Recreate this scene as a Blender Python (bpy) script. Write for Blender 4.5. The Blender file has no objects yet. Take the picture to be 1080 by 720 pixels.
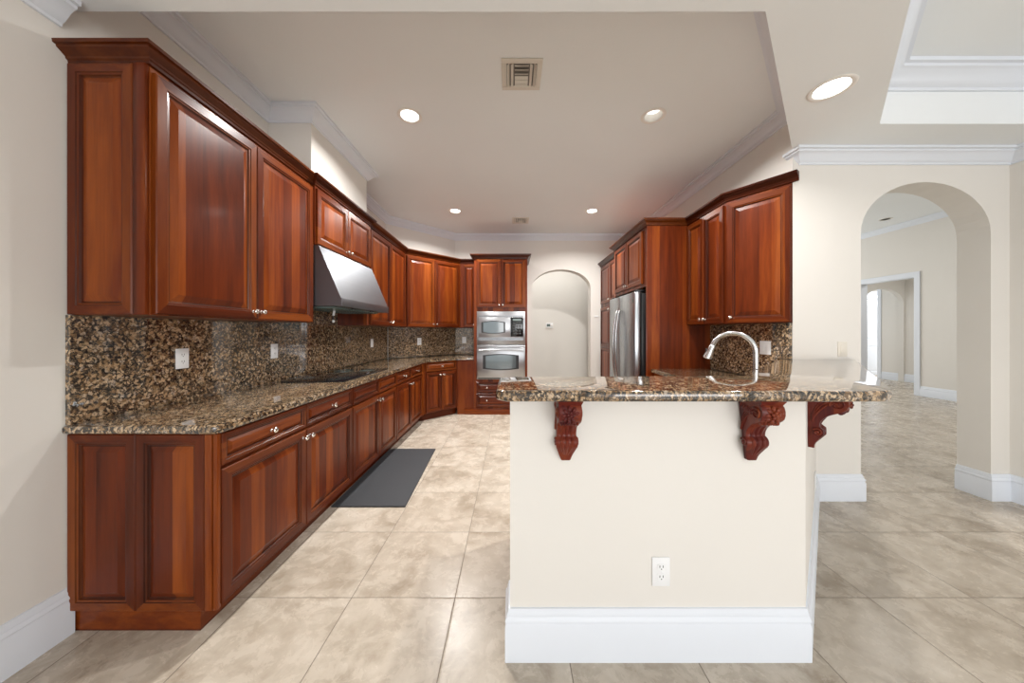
import bpy, bmesh, math, random
from mathutils import Matrix, Vector
random.seed(4)
SC = bpy.context.scene
COL = SC.collection
R = math.radians

# ------------------------------------------------------------------ camera, world, added fill lights, exposure
F_PX, CAM_H = 333.0, 1.32
cam_d = bpy.data.cameras.new('camera'); cam = bpy.data.objects.new('camera', cam_d); COL.objects.link(cam)
cam.location = (0, 0, CAM_H); cam.rotation_euler = (R(90), 0, 0)
cam_d.sensor_width = 36; cam_d.lens = 36 * F_PX / 1080
cam_d.shift_y = -10 / 1080; cam_d.clip_start = 0.02
SC.camera = cam
SC.view_settings.view_transform = 'Standard'; SC.view_settings.look = 'None'
SC.view_settings.gamma = 1; SC.view_settings.use_curve_mapping = False
SC.view_settings.exposure = 0.0
w = bpy.data.worlds.new('world'); SC.world = w; w.use_nodes = True
w.node_tree.nodes['Background'].inputs[0].default_value = (0.90, 0.95, 1.0, 1)
w.node_tree.nodes['Background'].inputs[1].default_value = 1.5


def area(name, loc, rot, sx, sy, watts, col=(1, 1, 1), spread=180, shape='RECTANGLE'):
    d = bpy.data.lights.new(name, 'AREA'); d.shape = shape; d.size = sx; d.size_y = sy
    d.energy = watts; d.color = col; d.spread = R(spread)
    o = bpy.data.objects.new(name, d); COL.objects.link(o); o.location = loc; o.rotation_euler = rot
    return o


BACK_Y = -4.2
area('fill_family_room', (1.5, BACK_Y + 0.1, 1.45), (R(90), 0, 0), 4.2, 2.3, 138, (1.0, 0.98, 0.97))  # added fill from behind the camera, standing in for unseen windows
area('fill_living_room', (5.6, 10.3, 1.9), (R(-90), 0, 0), 4.0, 2.4, 60, (1.0, 0.96, 0.90))  # invented window light, added to brighten the living room
area('fill_back_room', (11.9, 9.6, 1.6), (0, R(90), 0), 2.2, 1.4, 50, (1.0, 0.98, 0.96))  # added fill for the back room, no window known here
CAN_W, CAN_COL = 42, (1.0, 0.975, 0.945)


# ------------------------------------------------------------------ materials
def mat_base(name, col=(.8, .8, .8), rough=.5, metal=0., coat=0., spec=.5):
    m = bpy.data.materials.new(name); m.use_nodes = True
    b = m.node_tree.nodes['Principled BSDF']
    b.inputs['Base Color'].default_value = (*col, 1); b.inputs['Roughness'].default_value = rough
    b.inputs['Metallic'].default_value = metal; b.inputs['Coat Weight'].default_value = coat
    b.inputs['Coat Roughness'].default_value = .12; b.inputs['Specular IOR Level'].default_value = spec
    return m, m.node_tree, b


class N:
    """small node-graph helper"""
    def __init__(s, nt): s.nt = nt
    def new(s, t, **kw):
        n = s.nt.nodes.new(t)
        for k, v in kw.items(): setattr(n, k, v)
        return n
    def link(s, a, b): s.nt.links.new(a, b)
    def val(s, sock, v):
        if hasattr(v, 'is_linked') or isinstance(v, bpy.types.NodeSocket): s.link(v, sock)
        else: sock.default_value = v
    def math(s, op, a, b=0., c=None, clamp=False):
        n = s.new('ShaderNodeMath', operation=op); n.use_clamp = clamp
        s.val(n.inputs[0], a); s.val(n.inputs[1], b)
        if c is not None: s.val(n.inputs[2], c)
        return n.outputs[0]
    def ramp(s, fac, stops, interp='LINEAR'):
        n = s.new('ShaderNodeValToRGB'); s.val(n.inputs[0], fac); cr = n.color_ramp; cr.interpolation = interp
        while len(cr.elements) < len(stops): cr.elements.new(.5)
        for e, (p, c) in zip(cr.elements, stops):
            e.position = p; e.color = (*c, 1) if len(c) == 3 else c
        return n.outputs[0]
    def mix(s, fac, a, b, mode='MIX'):
        n = s.new('ShaderNodeMix', data_type='RGBA', blend_type=mode)
        s.val(n.inputs[0], fac)
        for sock, v in ((n.inputs[6], a), (n.inputs[7], b)):
            if isinstance(v, tuple): sock.default_value = (*v, 1)
            else: s.link(v, sock)
        return n.outputs[2]
    def noise(s, vec, scale, detail=3, rough=.5, dist=0.):
        n = s.new('ShaderNodeTexNoise'); s.link(vec, n.inputs['Vector'])
        n.inputs['Scale'].default_value = scale; n.inputs['Detail'].default_value = detail
        n.inputs['Roughness'].default_value = rough; n.inputs['Distortion'].default_value = dist
        return n.outputs[0]
    def xyz(s, vec):
        n = s.new('ShaderNodeSeparateXYZ'); s.link(vec, n.inputs[0]); return n.outputs
    def comb(s, x, y, z):
        n = s.new('ShaderNodeCombineXYZ')
        for i, v in enumerate((x, y, z)): s.val(n.inputs[i], v)
        return n.outputs[0]
    def bump(s, h, strength, dist, b):
        n = s.new('ShaderNodeBump'); n.inputs['Strength'].default_value = strength
        n.inputs['Distance'].default_value = dist; s.link(h, n.inputs['Height']); s.link(n.outputs[0], b.inputs['Normal'])


def paint(name, col, rough=.6, bump=0., scale=90):
    m, nt, b = mat_base(name, col, rough, spec=.3); g = N(nt)
    tc = g.new('ShaderNodeTexCoord').outputs['Object']
    n = g.noise(tc, 1.3, 3)
    c = g.mix(n, tuple(x * .97 for x in col), tuple(min(1, x * 1.03) for x in col))
    g.link(c, b.inputs['Base Color'])
    if bump: g.bump(g.noise(tc, scale, 3), bump, .004, b)
    return m


def wood(name, grain='z', bright=.92, blue=0.):
    m, nt, b = mat_base(name, (.2, .05, .01), .30, coat=.04, spec=.20); g = N(nt)
    tc = g.new('ShaderNodeTexCoord').outputs['Object']
    oi = g.new('ShaderNodeObjectInfo').outputs['Random']
    x, y, z = g.xyz(tc)
    off = g.math('MULTIPLY', oi, 37.)
    xy = g.math('ADD', g.math('ADD', x, y), off)
    zz = g.math('ADD', z, off)
    if grain == 'z':
        v = g.comb(g.math('MULTIPLY', xy, 13.), g.math('MULTIPLY', y, 9.), g.math('MULTIPLY', zz, 1.1))
        stave = g.math('FLOOR', g.math('DIVIDE', xy, .083))
    else:
        v = g.comb(g.math('MULTIPLY', xy, 1.1), g.math('MULTIPLY', y, 9.), g.math('MULTIPLY', zz, 22.))
        stave = g.math('FLOOR', g.math('DIVIDE', zz, .16))
    wn = g.new('ShaderNodeTexWhiteNoise', noise_dimensions='1D'); g.link(stave, wn.inputs['W'])
    n1 = g.noise(v, 1.0, 5, .6, .5)
    n2 = g.noise(v, 5.0, 3, .6)
    f = g.math('ADD', g.math('MULTIPLY', n1, .56), g.math('MULTIPLY', wn.outputs['Value'], .30))
    f = g.math('ADD', f, g.math('MULTIPLY', n2, .16))
    k = bright
    c = g.ramp(f, [(.26, (.050 * k, .008 * k, .0025 * k + blue)), (.50, (.140 * k, .024 * k, .0045 * k + blue)), (.76, (.30 * k, .072 * k, .010 * k + blue))])
    g.link(c, b.inputs['Base Color'])
    g.bump(n2, .04, .002, b)
    return m


def granite(name):
    m, nt, b = mat_base(name, (.3, .2, .1), .05, coat=.6, spec=.7); g = N(nt)
    b.inputs['Coat Roughness'].default_value = .02; b.inputs['Coat IOR'].default_value = 1.55
    geo = g.new('ShaderNodeNewGeometry').outputs['Position']
    nz = g.new('ShaderNodeTexNoise'); g.link(geo, nz.inputs['Vector']); nz.inputs['Scale'].default_value = 34
    nz.inputs['Detail'].default_value = 4; nz.inputs['Roughness'].default_value = .65
    va = g.new('ShaderNodeVectorMath', operation='MULTIPLY_ADD')
    g.link(nz.outputs['Color'], va.inputs[0]); va.inputs[1].default_value = (.045,) * 3; g.link(geo, va.inputs[2])
    mp = g.new('ShaderNodeMapping'); g.link(va.outputs[0], mp.inputs['Vector'])
    mp.inputs['Rotation'].default_value = (.5, .35, .6); mp.inputs['Scale'].default_value = (1.35, .85, .85)
    p = mp.outputs[0]
    vo = g.new('ShaderNodeTexVoronoi', feature='F1'); g.link(p, vo.inputs['Vector']); vo.inputs['Scale'].default_value = 72
    d, c = vo.outputs['Distance'], vo.outputs['Color']
    r, gg, bb = g.xyz(c)
    blob = g.ramp(r, [(.0, (.085, .048, .024)), (.25, (.25, .155, .078)), (.5, (.42, .28, .155)), (.8, (.60, .44, .28)), (1., (.42, .34, .27))])
    vo2 = g.new('ShaderNodeTexVoronoi', feature='F1'); g.link(p, vo2.inputs['Vector']); vo2.inputs['Scale'].default_value = 150
    r2 = g.xyz(vo2.outputs['Color'])[0]
    mtx = g.ramp(r2, [(0., (.006, .006, .006)), (.45, (.024, .020, .017)), (.75, (.085, .062, .040)), (1., (.30, .22, .14))])
    low = g.noise(geo, 9, 3, .6)
    lim = g.math('MULTIPLY_ADD', gg, .46, .02)
    lim = g.math('ADD', lim, g.math('MULTIPLY', low, .36))
    f = g.math('MULTIPLY', g.math('SUBTRACT', d, lim), 6., clamp=True)
    out = g.mix(f, blob, mtx)
    dark = g.ramp(g.noise(p, 95, 3, .7), [(.53, (0, 0, 0)), (.61, (1, 1, 1))])
    out = g.mix(g.math('MULTIPLY', dark, .82), out, (.018, .015, .013))
    g.link(out, b.inputs['Base Color'])
    return m


TILE, TX, TY = .514, -.283, 1.570


def tile_floor():
    m, nt, b = mat_base('travertine_tile', (.5, .42, .33), .22, spec=.45); g = N(nt)
    geo = g.new('ShaderNodeNewGeometry').outputs['Position']
    x, y, z = g.xyz(geo)
    u = g.math('DIVIDE', g.math('SUBTRACT', x, TX), TILE); v = g.math('DIVIDE', g.math('SUBTRACT', y, TY), TILE)
    iu, iv = g.math('FLOOR', u), g.math('FLOOR', v)
    fu, fv = g.math('FRACT', u), g.math('FRACT', v)
    eu = g.math('MINIMUM', fu, g.math('SUBTRACT', 1., fu)); ev = g.math('MINIMUM', fv, g.math('SUBTRACT', 1., fv))
    e = g.math('MINIMUM', eu, ev)
    grout = g.math('LESS_THAN', e, .0042)
    wn = g.new('ShaderNodeTexWhiteNoise', noise_dimensions='2D'); g.link(g.comb(iu, iv, 0.), wn.inputs['Vector'])
    rx, ry, rz = g.xyz(wn.outputs['Color'])
    pv = g.comb(g.math('ADD', x, g.math('MULTIPLY', rx, 31.)), g.math('ADD', y, g.math('MULTIPLY', ry, 31.)), rz)
    n1 = g.noise(pv, 3.2, 9, .62, .9)
    n2 = g.noise(pv, 11., 7, .7, .4)
    f = g.math('ADD', g.math('MULTIPLY', n1, .65), g.math('MULTIPLY', n2, .35))
    c = g.ramp(f, [(.33, (.285, .230, .172)), (.44, (.420, .358, .285)), (.53, (.530, .467, .385)), (.68, (.63, .568, .485))])
    c = g.mix(g.math('MULTIPLY', rz, .10), c, (.40, .33, .25))
    c = g.mix(grout, c, (.20, .165, .13))
    g.link(c, b.inputs['Base Color'])
    rr = g.math('ADD', g.math('MULTIPLY', n2, .14), .20); g.link(g.math('MAXIMUM', rr, g.math('MULTIPLY', grout, .8)), b.inputs['Roughness'])
    g.bump(g.math('MULTIPLY', e, 60., clamp=True), .25, .002, b)
    return m


def steel(name, col=(.46, .47, .49), rough=.30, axis='x'):
    m, nt, b = mat_base(name, col, rough, 1.0); g = N(nt)
    tc = g.new('ShaderNodeTexCoord').outputs['Object']; x, y, z = g.xyz(tc)
    if axis == 'x': v = g.comb(g.math('MULTIPLY', x, 2.), g.math('MULTIPLY', y, 160.), g.math('MULTIPLY', z, 160.))
    else: v = g.comb(g.math('MULTIPLY', x, 160.), g.math('MULTIPLY', y, 160.), g.math('MULTIPLY', z, 2.))
    n = g.noise(v, 1., 2)
    g.link(g.math('ADD', g.math('MULTIPLY', n, .10), rough - .05), b.inputs['Roughness'])
    return m


def emit(name, col, s):
    m, nt, b = mat_base(name, col, .4)
    b.inputs['Emission Color'].default_value = (*col, 1); b.inputs['Emission Strength'].default_value = s
    return m


M = {}
M['wall'] = paint('wall_paint', (.76, .735, .69), .62, .05)
M['ceiling'] = paint('ceiling_paint', (.84, .872, .885), .7, .12, 55)
M['trim'] = paint('white_trim_paint', (.75, .79, .85), .35)
M['wood'] = wood('cherry_wood', 'z'); M['woodh'] = wood('cherry_wood_across', 'h')
M['carved'] = wood('cherry_wood_carved', 'z', 1.0, .010)  # blue in the base colour stands for bluish light on the corbels
M['crown'] = wood('cherry_wood_crown', 'h', .42); M['frame'] = wood('cherry_wood_frame', 'z', .72); M['frameh'] = wood('cherry_wood_frame_across', 'h', .72)  # crown copy darkened: glaze tone plus shade put into the colour
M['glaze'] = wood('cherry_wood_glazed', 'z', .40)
M['granite'] = granite('brown_granite'); M['floor'] = tile_floor()
M['steel'] = steel('brushed_steel'); M['steelv'] = steel('brushed_steel_upright', (.50, .53, .56), .28, 'z')
M['hood'] = steel('hood_steel', (.19, .20, .215), .42)
M['nickel'] = mat_base('satin_nickel', (.82, .80, .76), .22, 1.)[0]
M['chrome'] = mat_base('brushed_chrome', (.66, .67, .68), .24, 1.)[0]
M['white'] = mat_base('white_plastic', (.85, .86, .87), .35)[0]
M['ivory'] = mat_base('ivory_plastic', (.74, .70, .62), .4)[0]
M['slot'] = mat_base('slot_dark', (.05, .05, .05), .6)[0]
M['black'] = mat_base('black_plastic', (.012, .012, .013), .35)[0]
M['bglass'] = mat_base('black_glass', (.008, .009, .011), .04, spec=.7)[0]
M['oglass'] = mat_base('oven_glass', (.10, .13, .14), .05, spec=.9, coat=.6)[0]  # teal of a bluish window reflection put into the glass colour
M['lcd'] = mat_base('grey_display', (.10, .14, .13), .2)[0]
M['brass'] = mat_base('old_brass', (.45, .32, .14), .3, 1.)[0]
M['lens'] = emit('lamp_lens', (1., .95, .88), 14.)
M['baffle'] = mat_base('lamp_baffle', (.50, .485, .455), .5)[0]
M['lensdim'] = emit('lamp_lens_dim', (1., .96, .90), 3.0)
M['canwhite'] = mat_base('lamp_trim_white', (.84, .82, .78), .4)[0]
M['vent'] = mat_base('vent_paint', (.72, .68, .61), .5)[0]
M['ventdark'] = mat_base('vent_duct', (.24, .22, .20), .8)[0]
m_, nt_, b_ = mat_base('grey_rubber', (.038, .040, .045), .75); g_ = N(nt_)
tc_ = g_.new('ShaderNodeTexCoord').outputs['Object']; g_.bump(g_.noise(tc_, 220, 2), .5, .003, b_); M['mat'] = m_


# ------------------------------------------------------------------ mesh helpers
def box(bm, x0, x1, y0, y1, z0, z1, bev=0., mi=0):
    vs = [bm.verts.new(p) for p in ((x0, y0, z0), (x1, y0, z0), (x1, y1, z0), (x0, y1, z0), (x0, y0, z1), (x1, y0, z1), (x1, y1, z1), (x0, y1, z1))]
    fs = [bm.faces.new([vs[i] for i in q]) for q in ((0, 3, 2, 1), (4, 5, 6, 7), (0, 1, 5, 4), (1, 2, 6, 5), (2, 3, 7, 6), (3, 0, 4, 7))]
    for f in fs: f.material_index = mi
    if bev:
        es = list({e for f in fs for e in f.edges})
        r = bmesh.ops.bevel(bm, geom=es, offset=bev, segments=2, affect='EDGES', profile=.5)
        for f in r['faces']: f.material_index = mi


def prism(bm, pts, z0, z1, bev=0., seg=3, mi=0, axis='z'):
    """polygon pts extruded from z0 to z1 along z, or along y (pts are then x,z)"""
    mk = (lambda p, t: (p[0], p[1], t)) if axis == 'z' else (lambda p, t: (p[0], t, p[1]))
    a = [bm.verts.new(mk(p, z0)) for p in pts]; b = [bm.verts.new(mk(p, z1)) for p in pts]
    n = len(pts); fs = [bm.faces.new(a[::-1]), bm.faces.new(b)]
    for i in range(n): fs.append(bm.faces.new((a[i], a[(i + 1) % n], b[(i + 1) % n], b[i])))
    for f in fs: f.material_index = mi
    if bev:
        es = list(fs[0].edges) + list(fs[1].edges)
        bmesh.ops.bevel(bm, geom=es, offset=bev, segments=seg, affect='EDGES', profile=.5)
    return fs


def tube(bm, pts, rad, seg=12, mi=0, caps=True):
    pts = [Vector(p) for p in pts]; n = len(pts); rings = []
    rs = rad if isinstance(rad, (list, tuple)) else [rad] * n
    up = None
    for i in range(n):
        t = (pts[min(i + 1, n - 1)] - pts[max(i - 1, 0)]).normalized()
        if up is None:
            up = Vector((0, 0, 1)) if abs(t.z) < .9 else Vector((1, 0, 0))
        u = (up - t * up.dot(t)).normalized(); v = t.cross(u); up = u
        rings.append([bm.verts.new(pts[i] + (u * math.cos(2 * math.pi * k / seg) + v * math.sin(2 * math.pi * k / seg)) * rs[i]) for k in range(seg)])
    for a, b in zip(rings, rings[1:]):
        for k in range(seg):
            bm.faces.new((a[k], a[(k + 1) % seg], b[(k + 1) % seg], b[k])).material_index = mi
    if caps:
        bm.faces.new(rings[0][::-1]).material_index = mi; bm.faces.new(rings[-1]).material_index = mi


def lathe(bm, prof, seg=20, mtx=None, mi=0, close=True):
    """(radius, height) pairs turned about local z"""
    mtx = mtx or Matrix(); rings = []
    for r, h in prof:
        if r < 1e-6: rings.append([bm.verts.new(mtx @ Vector((0, 0, h)))])
        else: rings.append([bm.verts.new(mtx @ Vector((r * math.cos(2 * math.pi * k / seg), r * math.sin(2 * math.pi * k / seg), h))) for k in range(seg)])
    for a, b in zip(rings, rings[1:]):
        for k in range(seg):
            q = [a[k % len(a)], a[(k + 1) % len(a)], b[(k + 1) % len(b)], b[k % len(b)]]
            q = [v for i, v in enumerate(q) if v not in q[:i]]
            if len(q) > 2: bm.faces.new(q).material_index = mi
    if close:
        for rg, rev in ((rings[0], True), (rings[-1], False)):
            if len(rg) > 2: bm.faces.new(rg[::-1] if rev else rg).material_index = mi


def ball(bm, c, r, mi=0, u=12, v=8, rot=None):
    mtx = Matrix.Translation(c) @ (rot or Matrix()) @ Matrix.Diagonal((*r, 1))
    k = bmesh.ops.create_uvsphere(bm, u_segments=u, v_segments=v, radius=1, matrix=mtx)
    for vv in k['verts']:
        for f in vv.link_faces: f.material_index = mi


def miters(path, closed):
    n = len(path); P = [Vector((p[0], p[1])) for p in path]; out = []
    nrm = lambda a, b: Vector(((b - a).y, -(b - a).x)).normalized()
    for i in range(n):
        a = nrm(P[i - 1], P[i]) if (closed or i > 0) else None
        b = nrm(P[i], P[(i + 1) % n]) if (closed or i < n - 1) else None
        if a is None: out.append(b)
        elif b is None: out.append(a)
        else:
            m = (a + b).normalized(); out.append(m / max(.35, m.dot(a)))
    return P, out


def sweep(bm, path, prof, closed=False, s0=0, s1=None):
    """profile (outward, z) run along a plan path; outward is the right-hand side"""
    P, mt = miters(path, closed); n = len(P)
    s1 = (n if closed else n - 1) if s1 is None else s1
    ring = lambda i: [bm.verts.new((P[i % n].x + mt[i % n].x * o, P[i % n].y + mt[i % n].y * o, z)) for o, z in prof]
    rings = [ring(i) for i in range(s0, s1 + (0 if closed and s1 - s0 == n else 1))]
    pairs = list(zip(rings, rings[1:]))
    if closed and s1 - s0 == n: pairs.append((rings[-1], rings[0]))
    k = len(prof)
    for a, b in pairs:
        for j in range(k):
            bm.faces.new((a[j], a[(j + 1) % k], b[(j + 1) % k], b[j]))
    if not (closed and s1 - s0 == n):
        bm.faces.new(rings[0]); bm.faces.new(rings[-1][::-1])


# ------------------------------------------------------------------ object helpers
def obj(name, bm, mats, parent=None, world=False, smooth=32, loc=None):
    if parent is not None and world: bm.transform(parent.matrix_basis.inverted())
    bmesh.ops.recalc_face_normals(bm, faces=bm.faces)
    me = bpy.data.meshes.new(name); bm.to_mesh(me); bm.free()
    for m in (mats if isinstance(mats, (list, tuple)) else [mats]): me.materials.append(M[m])
    if smooth:
        me.polygons.foreach_set('use_smooth', [True] * len(me.polygons)); me.set_sharp_from_angle(angle=R(smooth))
    o = bpy.data.objects.new(name, me); COL.objects.link(o)
    if parent is not None: o.parent = parent
    if loc: o.location = loc
    return o


def tag(o, label, cat, group=None):
    o['label'] = label; o['category'] = cat
    if group: o['group'] = group
    return o


def thing(name, label, cat, loc=(0, 0, 0), rz=0., group=None):
    o = bpy.data.objects.new(name, None); COL.objects.link(o); o.empty_display_size = .1
    o.location = loc; o.rotation_euler = (0, 0, R(rz))
    o.matrix_basis = Matrix.Translation(loc) @ Matrix.Rotation(R(rz), 4, 'Z')
    return tag(o, label, cat, group)


def struct(name, bm, mats, smooth=0):
    o = obj(name, bm, mats, smooth=smooth); o['kind'] = 'structure'; return o


def quick(f):
    bm = bmesh.new(); f(bm); return bm


def sbox(name, mat, *a, **k): return struct(name, quick(lambda b: box(b, *a, **k)), mat)


def cut(o, cutters):
    """subtract prisms and cylinders (bmeshes) from a structure mesh"""
    tmp = []
    for bm in cutters:
        bmesh.ops.recalc_face_normals(bm, faces=bm.faces)
        me = bpy.data.meshes.new('cutter'); bm.to_mesh(me); bm.free()
        c = bpy.data.objects.new('cutter', me); COL.objects.link(c); tmp.append(c)
        md = o.modifiers.new('cut', 'BOOLEAN'); md.operation = 'DIFFERENCE'; md.object = c; md.solver = 'EXACT'
    dg = bpy.context.evaluated_depsgraph_get(); me = bpy.data.meshes.new_from_object(o.evaluated_get(dg))
    o.modifiers.clear(); o.data = me
    for c in tmp: bpy.data.objects.remove(c)


# ------------------------------------------------------------------ the setting
XL, XR, YF = -1.942, 2.205, 5.75
ZK, ZS = 3.09, 2.735                       # kitchen ceiling, family-room soffit
YA, TA = 2.48, .19                          # wall with the big arch and its thickness
XE = 3.91                                   # wall at the far side of the family room
YH = 1.395                                  # edge of the soffit
ZB, ZBU = 1.106, 1.066                      # bar top

struct('floor', quick(lambda b: box(b, -2.6, 12.6, BACK_Y - .3, 10.8, -.1, 0)), 'floor')
sbox('wall_left', 'wall', XL - .15, XL, BACK_Y, YF + .2, 0, 3.3)


def arch_pts(x0, x1, zs, za, n=22):
    cx, rx = (x0 + x1) / 2, (x1 - x0) / 2
    return [(cx - rx * math.cos(math.pi * i / n), zs + (za - zs) * math.sin(math.pi * i / n)) for i in range(n + 1)]


def arch_wall(name, xa, xb, top, x0, x1, zs, za, y0, y1):
    pts = [(xa, 0), (x0, 0)] + arch_pts(x0, x1, zs, za) + [(x1, 0), (xb, 0), (xb, top), (xa, top)]
    bm = bmesh.new(); prism(bm, pts, y0, y1, axis='y'); return struct(name, bm, 'wall')


arch_wall('wall_far', XL - .15, XR + .15, 3.3, .363, 1.433, 2.12, 2.46, YF, YF + .19)
bm = bmesh.new(); prism(bm, [(XL, 4.85), (-1.04, YF), (XL, YF)], 0, 3.2); struct('wall_corner', bm, 'wall')
sbox('wall_chase', 'wall', XL, -1.60, 2.516, 3.475, 2.585, ZK)
sbox('wall_right', 'wall', XR, XR + .14, YA + TA, YF + .19, 0, 3.3)
arch_wall('wall_arch', XR, XE, 3.75, 2.741, 3.761, 2.10, 2.497, YA, YA + TA)
sbox('wall_east', 'wall', XE, XE + .15, BACK_Y, YA + TA, 0, 3.3)
# family-room wall behind the camera with a wide gap, made up to let the fill light in
bm = bmesh.new()
box(bm, XL - .15, -1.6, BACK_Y - .15, BACK_Y, 0, 3.3); box(bm, 3.6, XE + .15, BACK_Y - .15, BACK_Y, 0, 3.3)
box(bm, -1.6, 3.6, BACK_Y - .15, BACK_Y, 2.6, 3.3); struct('wall_back', bm, 'wall')
# hallway behind the small arch
sbox('wall_hallway', 'wall', -1.6, 3.2, 6.90, 7.0, 0, 3.3)
sbox('wall_hallway_side', 'wall', -1.7, -1.6, YF + .19, 7.0, 0, 3.3)
sbox('wall_hallway_end', 'wall', 2.345, 2.445, YF + .19, 7.0, 0, 3.3)
sbox('ceiling_hallway', 'ceiling', -1.7, 2.4, YF + .19, 7.0, 3.0, 3.1)
area('hallway_fill', (.6, 6.3, 2.97), (0, 0, 0), 2.4, .4, 17, CAN_COL)  # added fill to brighten the hallway wall, no ceiling lamp known

# living room beyond the big arch
XH = 8.44
bm = bmesh.new()
box(bm, XH, XH + .14, 2.4, 6.61, 0, 3.7); box(bm, XH, XH + .14, 7.645, 10.6, 0, 3.7); box(bm, XH, XH + .14, 6.61, 7.645, 2.477, 3.7)
struct('wall_living_room', bm, 'wall')
sbox('ceiling_living_room', 'ceiling', 2.345, XH + .14, YA + TA, 10.6, 3.66, 3.75)
sbox('wall_living_room_near', 'wall', XE, XH, YA + .04, YA + TA, 0, 3.7)
sbox('wall_living_room_side', 'wall', XR + .14, XR + .16, 5.9, 10.6, 0, 3.7)
sbox('wall_kitchen_back', 'wall', XR + .14, XR + .16, YA + TA, 5.9, 3.2, 3.7)
bm = bmesh.new()
for y in (6.52, 7.645): box(bm, XH - .022, XH, y, y + .09, 0, 2.58, .004)
box(bm, XH - .022, XH, 6.61, 7.645, 2.477, 2.58, .004)
box(bm, XH - .01, XH + .15, 7.632, 7.645, 0, 2.477); box(bm, XH - .01, XH + .15, 6.61, 6.623, 0, 2.477); box(bm, XH - .01, XH + .15, 6.623, 7.632, 2.464, 2.477)
struct('trim_doorway', bm, 'trim')
# room past the doorway: wall, arch and white door
bm = bmesh.new(); box(bm, 10.45, 10.57, 5.0, 9.02, 0, 3.2); box(bm, 10.45, 10.57, 9.02, 10.6, 2.5, 3.2); struct('wall_back_room', bm, 'wall')
sbox('ceiling_back_room', 'ceiling', XH + .14, 12.3, 5.0, 10.6, 3.05, 3.15)
sbox('wall_back_room_near', 'wall', XH + .14, 12.3, 4.9, 5.0, 0, 3.2)
arch_wall('wall_back_room_arch', XH + .14, 10.45, 3.05, 9.35, 10.42, 2.10, 2.47, 8.40, 8.52)
bm = bmesh.new(); box(bm, 10.43, 10.45, 8.93, 9.02, 0, 2.58, .004); struct('trim_back_room', bm, 'trim')
area('back_room_ceiling_fill', (9.6, 6.6, 3.0), (0, 0, 0), 1.0, .6, 22, CAN_COL)  # unseen light added to brighten the room past the doorway
area('far_room_door_fill', (11.2, 9.1, 3.0), (0, 0, 0), .8, .4, 30, CAN_COL)  # added fill that lights the face of the white door
area('living_room_ceiling_fill', (5.2, 5.0, 3.6), (0, 0, 0), 1.5, 1.5, 40, CAN_COL)  # living-room fill, added out of view under the ceiling

# kitchen ceiling and the lower family-room ceiling with its tray, cut for the lamps
CANS = [(-.838, 2.585, ZK, 'lit recessed ceiling light nearest the hood chase, beside the square vent', 0),
        (1.157, 2.585, ZK, 'recessed ceiling light with visible white baffle above the angled wall cabinet', 0),
        (-.83, 4.62, ZK, 'lit recessed ceiling light in front of the far angled corner cabinet', 0),
        (1.17, 4.62, ZK, 'lit recessed ceiling light in front of the refrigerator', 0),
        (1.855, 1.833, ZS, 'large lit recessed light in the lower ceiling beside the tray recess', 0)]


def cyl_cut(x, y, z, r, up): return quick(lambda b: lathe(b, [(r, -.05), (r, up)], 32, Matrix.Translation((x, y, z))))


bm = bmesh.new(); prism(bm, [(XL, YH), (1.12, YH), (XR, YA), (XR, YF), (XL, YF)], ZK, ZK + .2)
c_ = struct('ceiling_kitchen', bm, 'ceiling')
cut(c_, [cyl_cut(x, y, z, .076, .14) for x, y, z, _, _ in CANS if z == ZK])
bm = bmesh.new(); prism(bm, [(XL, BACK_Y), (XE, BACK_Y), (XE, YA), (XR, YA), (1.12, YH), (XL, YH)], ZS, ZK + .2)
c_ = struct('ceiling_soffit', bm, 'ceiling')
TRAY = [(2.50, 2.147), (3.55, 2.147), (3.55, -3.2), (-1.5, -3.2), (-1.5, -.75), (-.397, -.75)]
cut(c_, [quick(lambda b: prism(b, TRAY, ZS - .1, ZK)), cyl_cut(1.855, 1.833, ZS, .086, .14)])

CROWN = [(0, -.105), (.012, -.105), (.014, -.092), (.024, -.086), (.036, -.070), (.050, -.050), (.066, -.036), (.076, -.032), (.078, -.020), (.094, -.018), (.096, 0), (0, 0)]
cz = lambda z, s=1.: [(o * s, z + h * s) for o, h in CROWN]
KLOOP = [(XL, YH), (XL, 2.516), (-1.60, 2.516), (-1.60, 3.475), (XL, 3.475), (XL, 4.85), (-1.04, YF), (XR, YF), (XR, YA), (1.12, YH)]
bm = bmesh.new(); sweep(bm, KLOOP, cz(ZK - .001), True); struct('trim_kitchen_crown', bm, 'trim', 30)
bm = bmesh.new(); sweep(bm, [(XL, BACK_Y), (XL, 1.355)], cz(ZS - .001)); struct('trim_left_crown', bm, 'trim', 30)
bm = bmesh.new(); sweep(bm, [(2.262, YA + .05), (2.262, YA), (XE, YA), (XE, BACK_Y)], cz(ZS - .001)); struct('trim_arch_crown', bm, 'trim', 30)
bm = bmesh.new(); sweep(bm, TRAY, cz(ZK - .001, 1.3), True); struct('trim_tray_crown', bm, 'trim', 30)
bm = bmesh.new(); sweep(bm, [(XH, 10.6), (XH, 2.7)], cz(3.659)); struct('trim_living_room_crown', bm, 'trim', 30)

# peninsula half wall: straight front and the angled run up to the arch wall
YP, TP = 1.28, .14
bm = bmesh.new()
prism(bm, [(-.008, YP), (1.19, YP), (2.39, YA), (2.205, YA), (1.132, YP + TP), (-.008, YP + TP)], 0, ZBU - .001)
struct('wall_peninsula', bm, 'wall')

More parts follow.
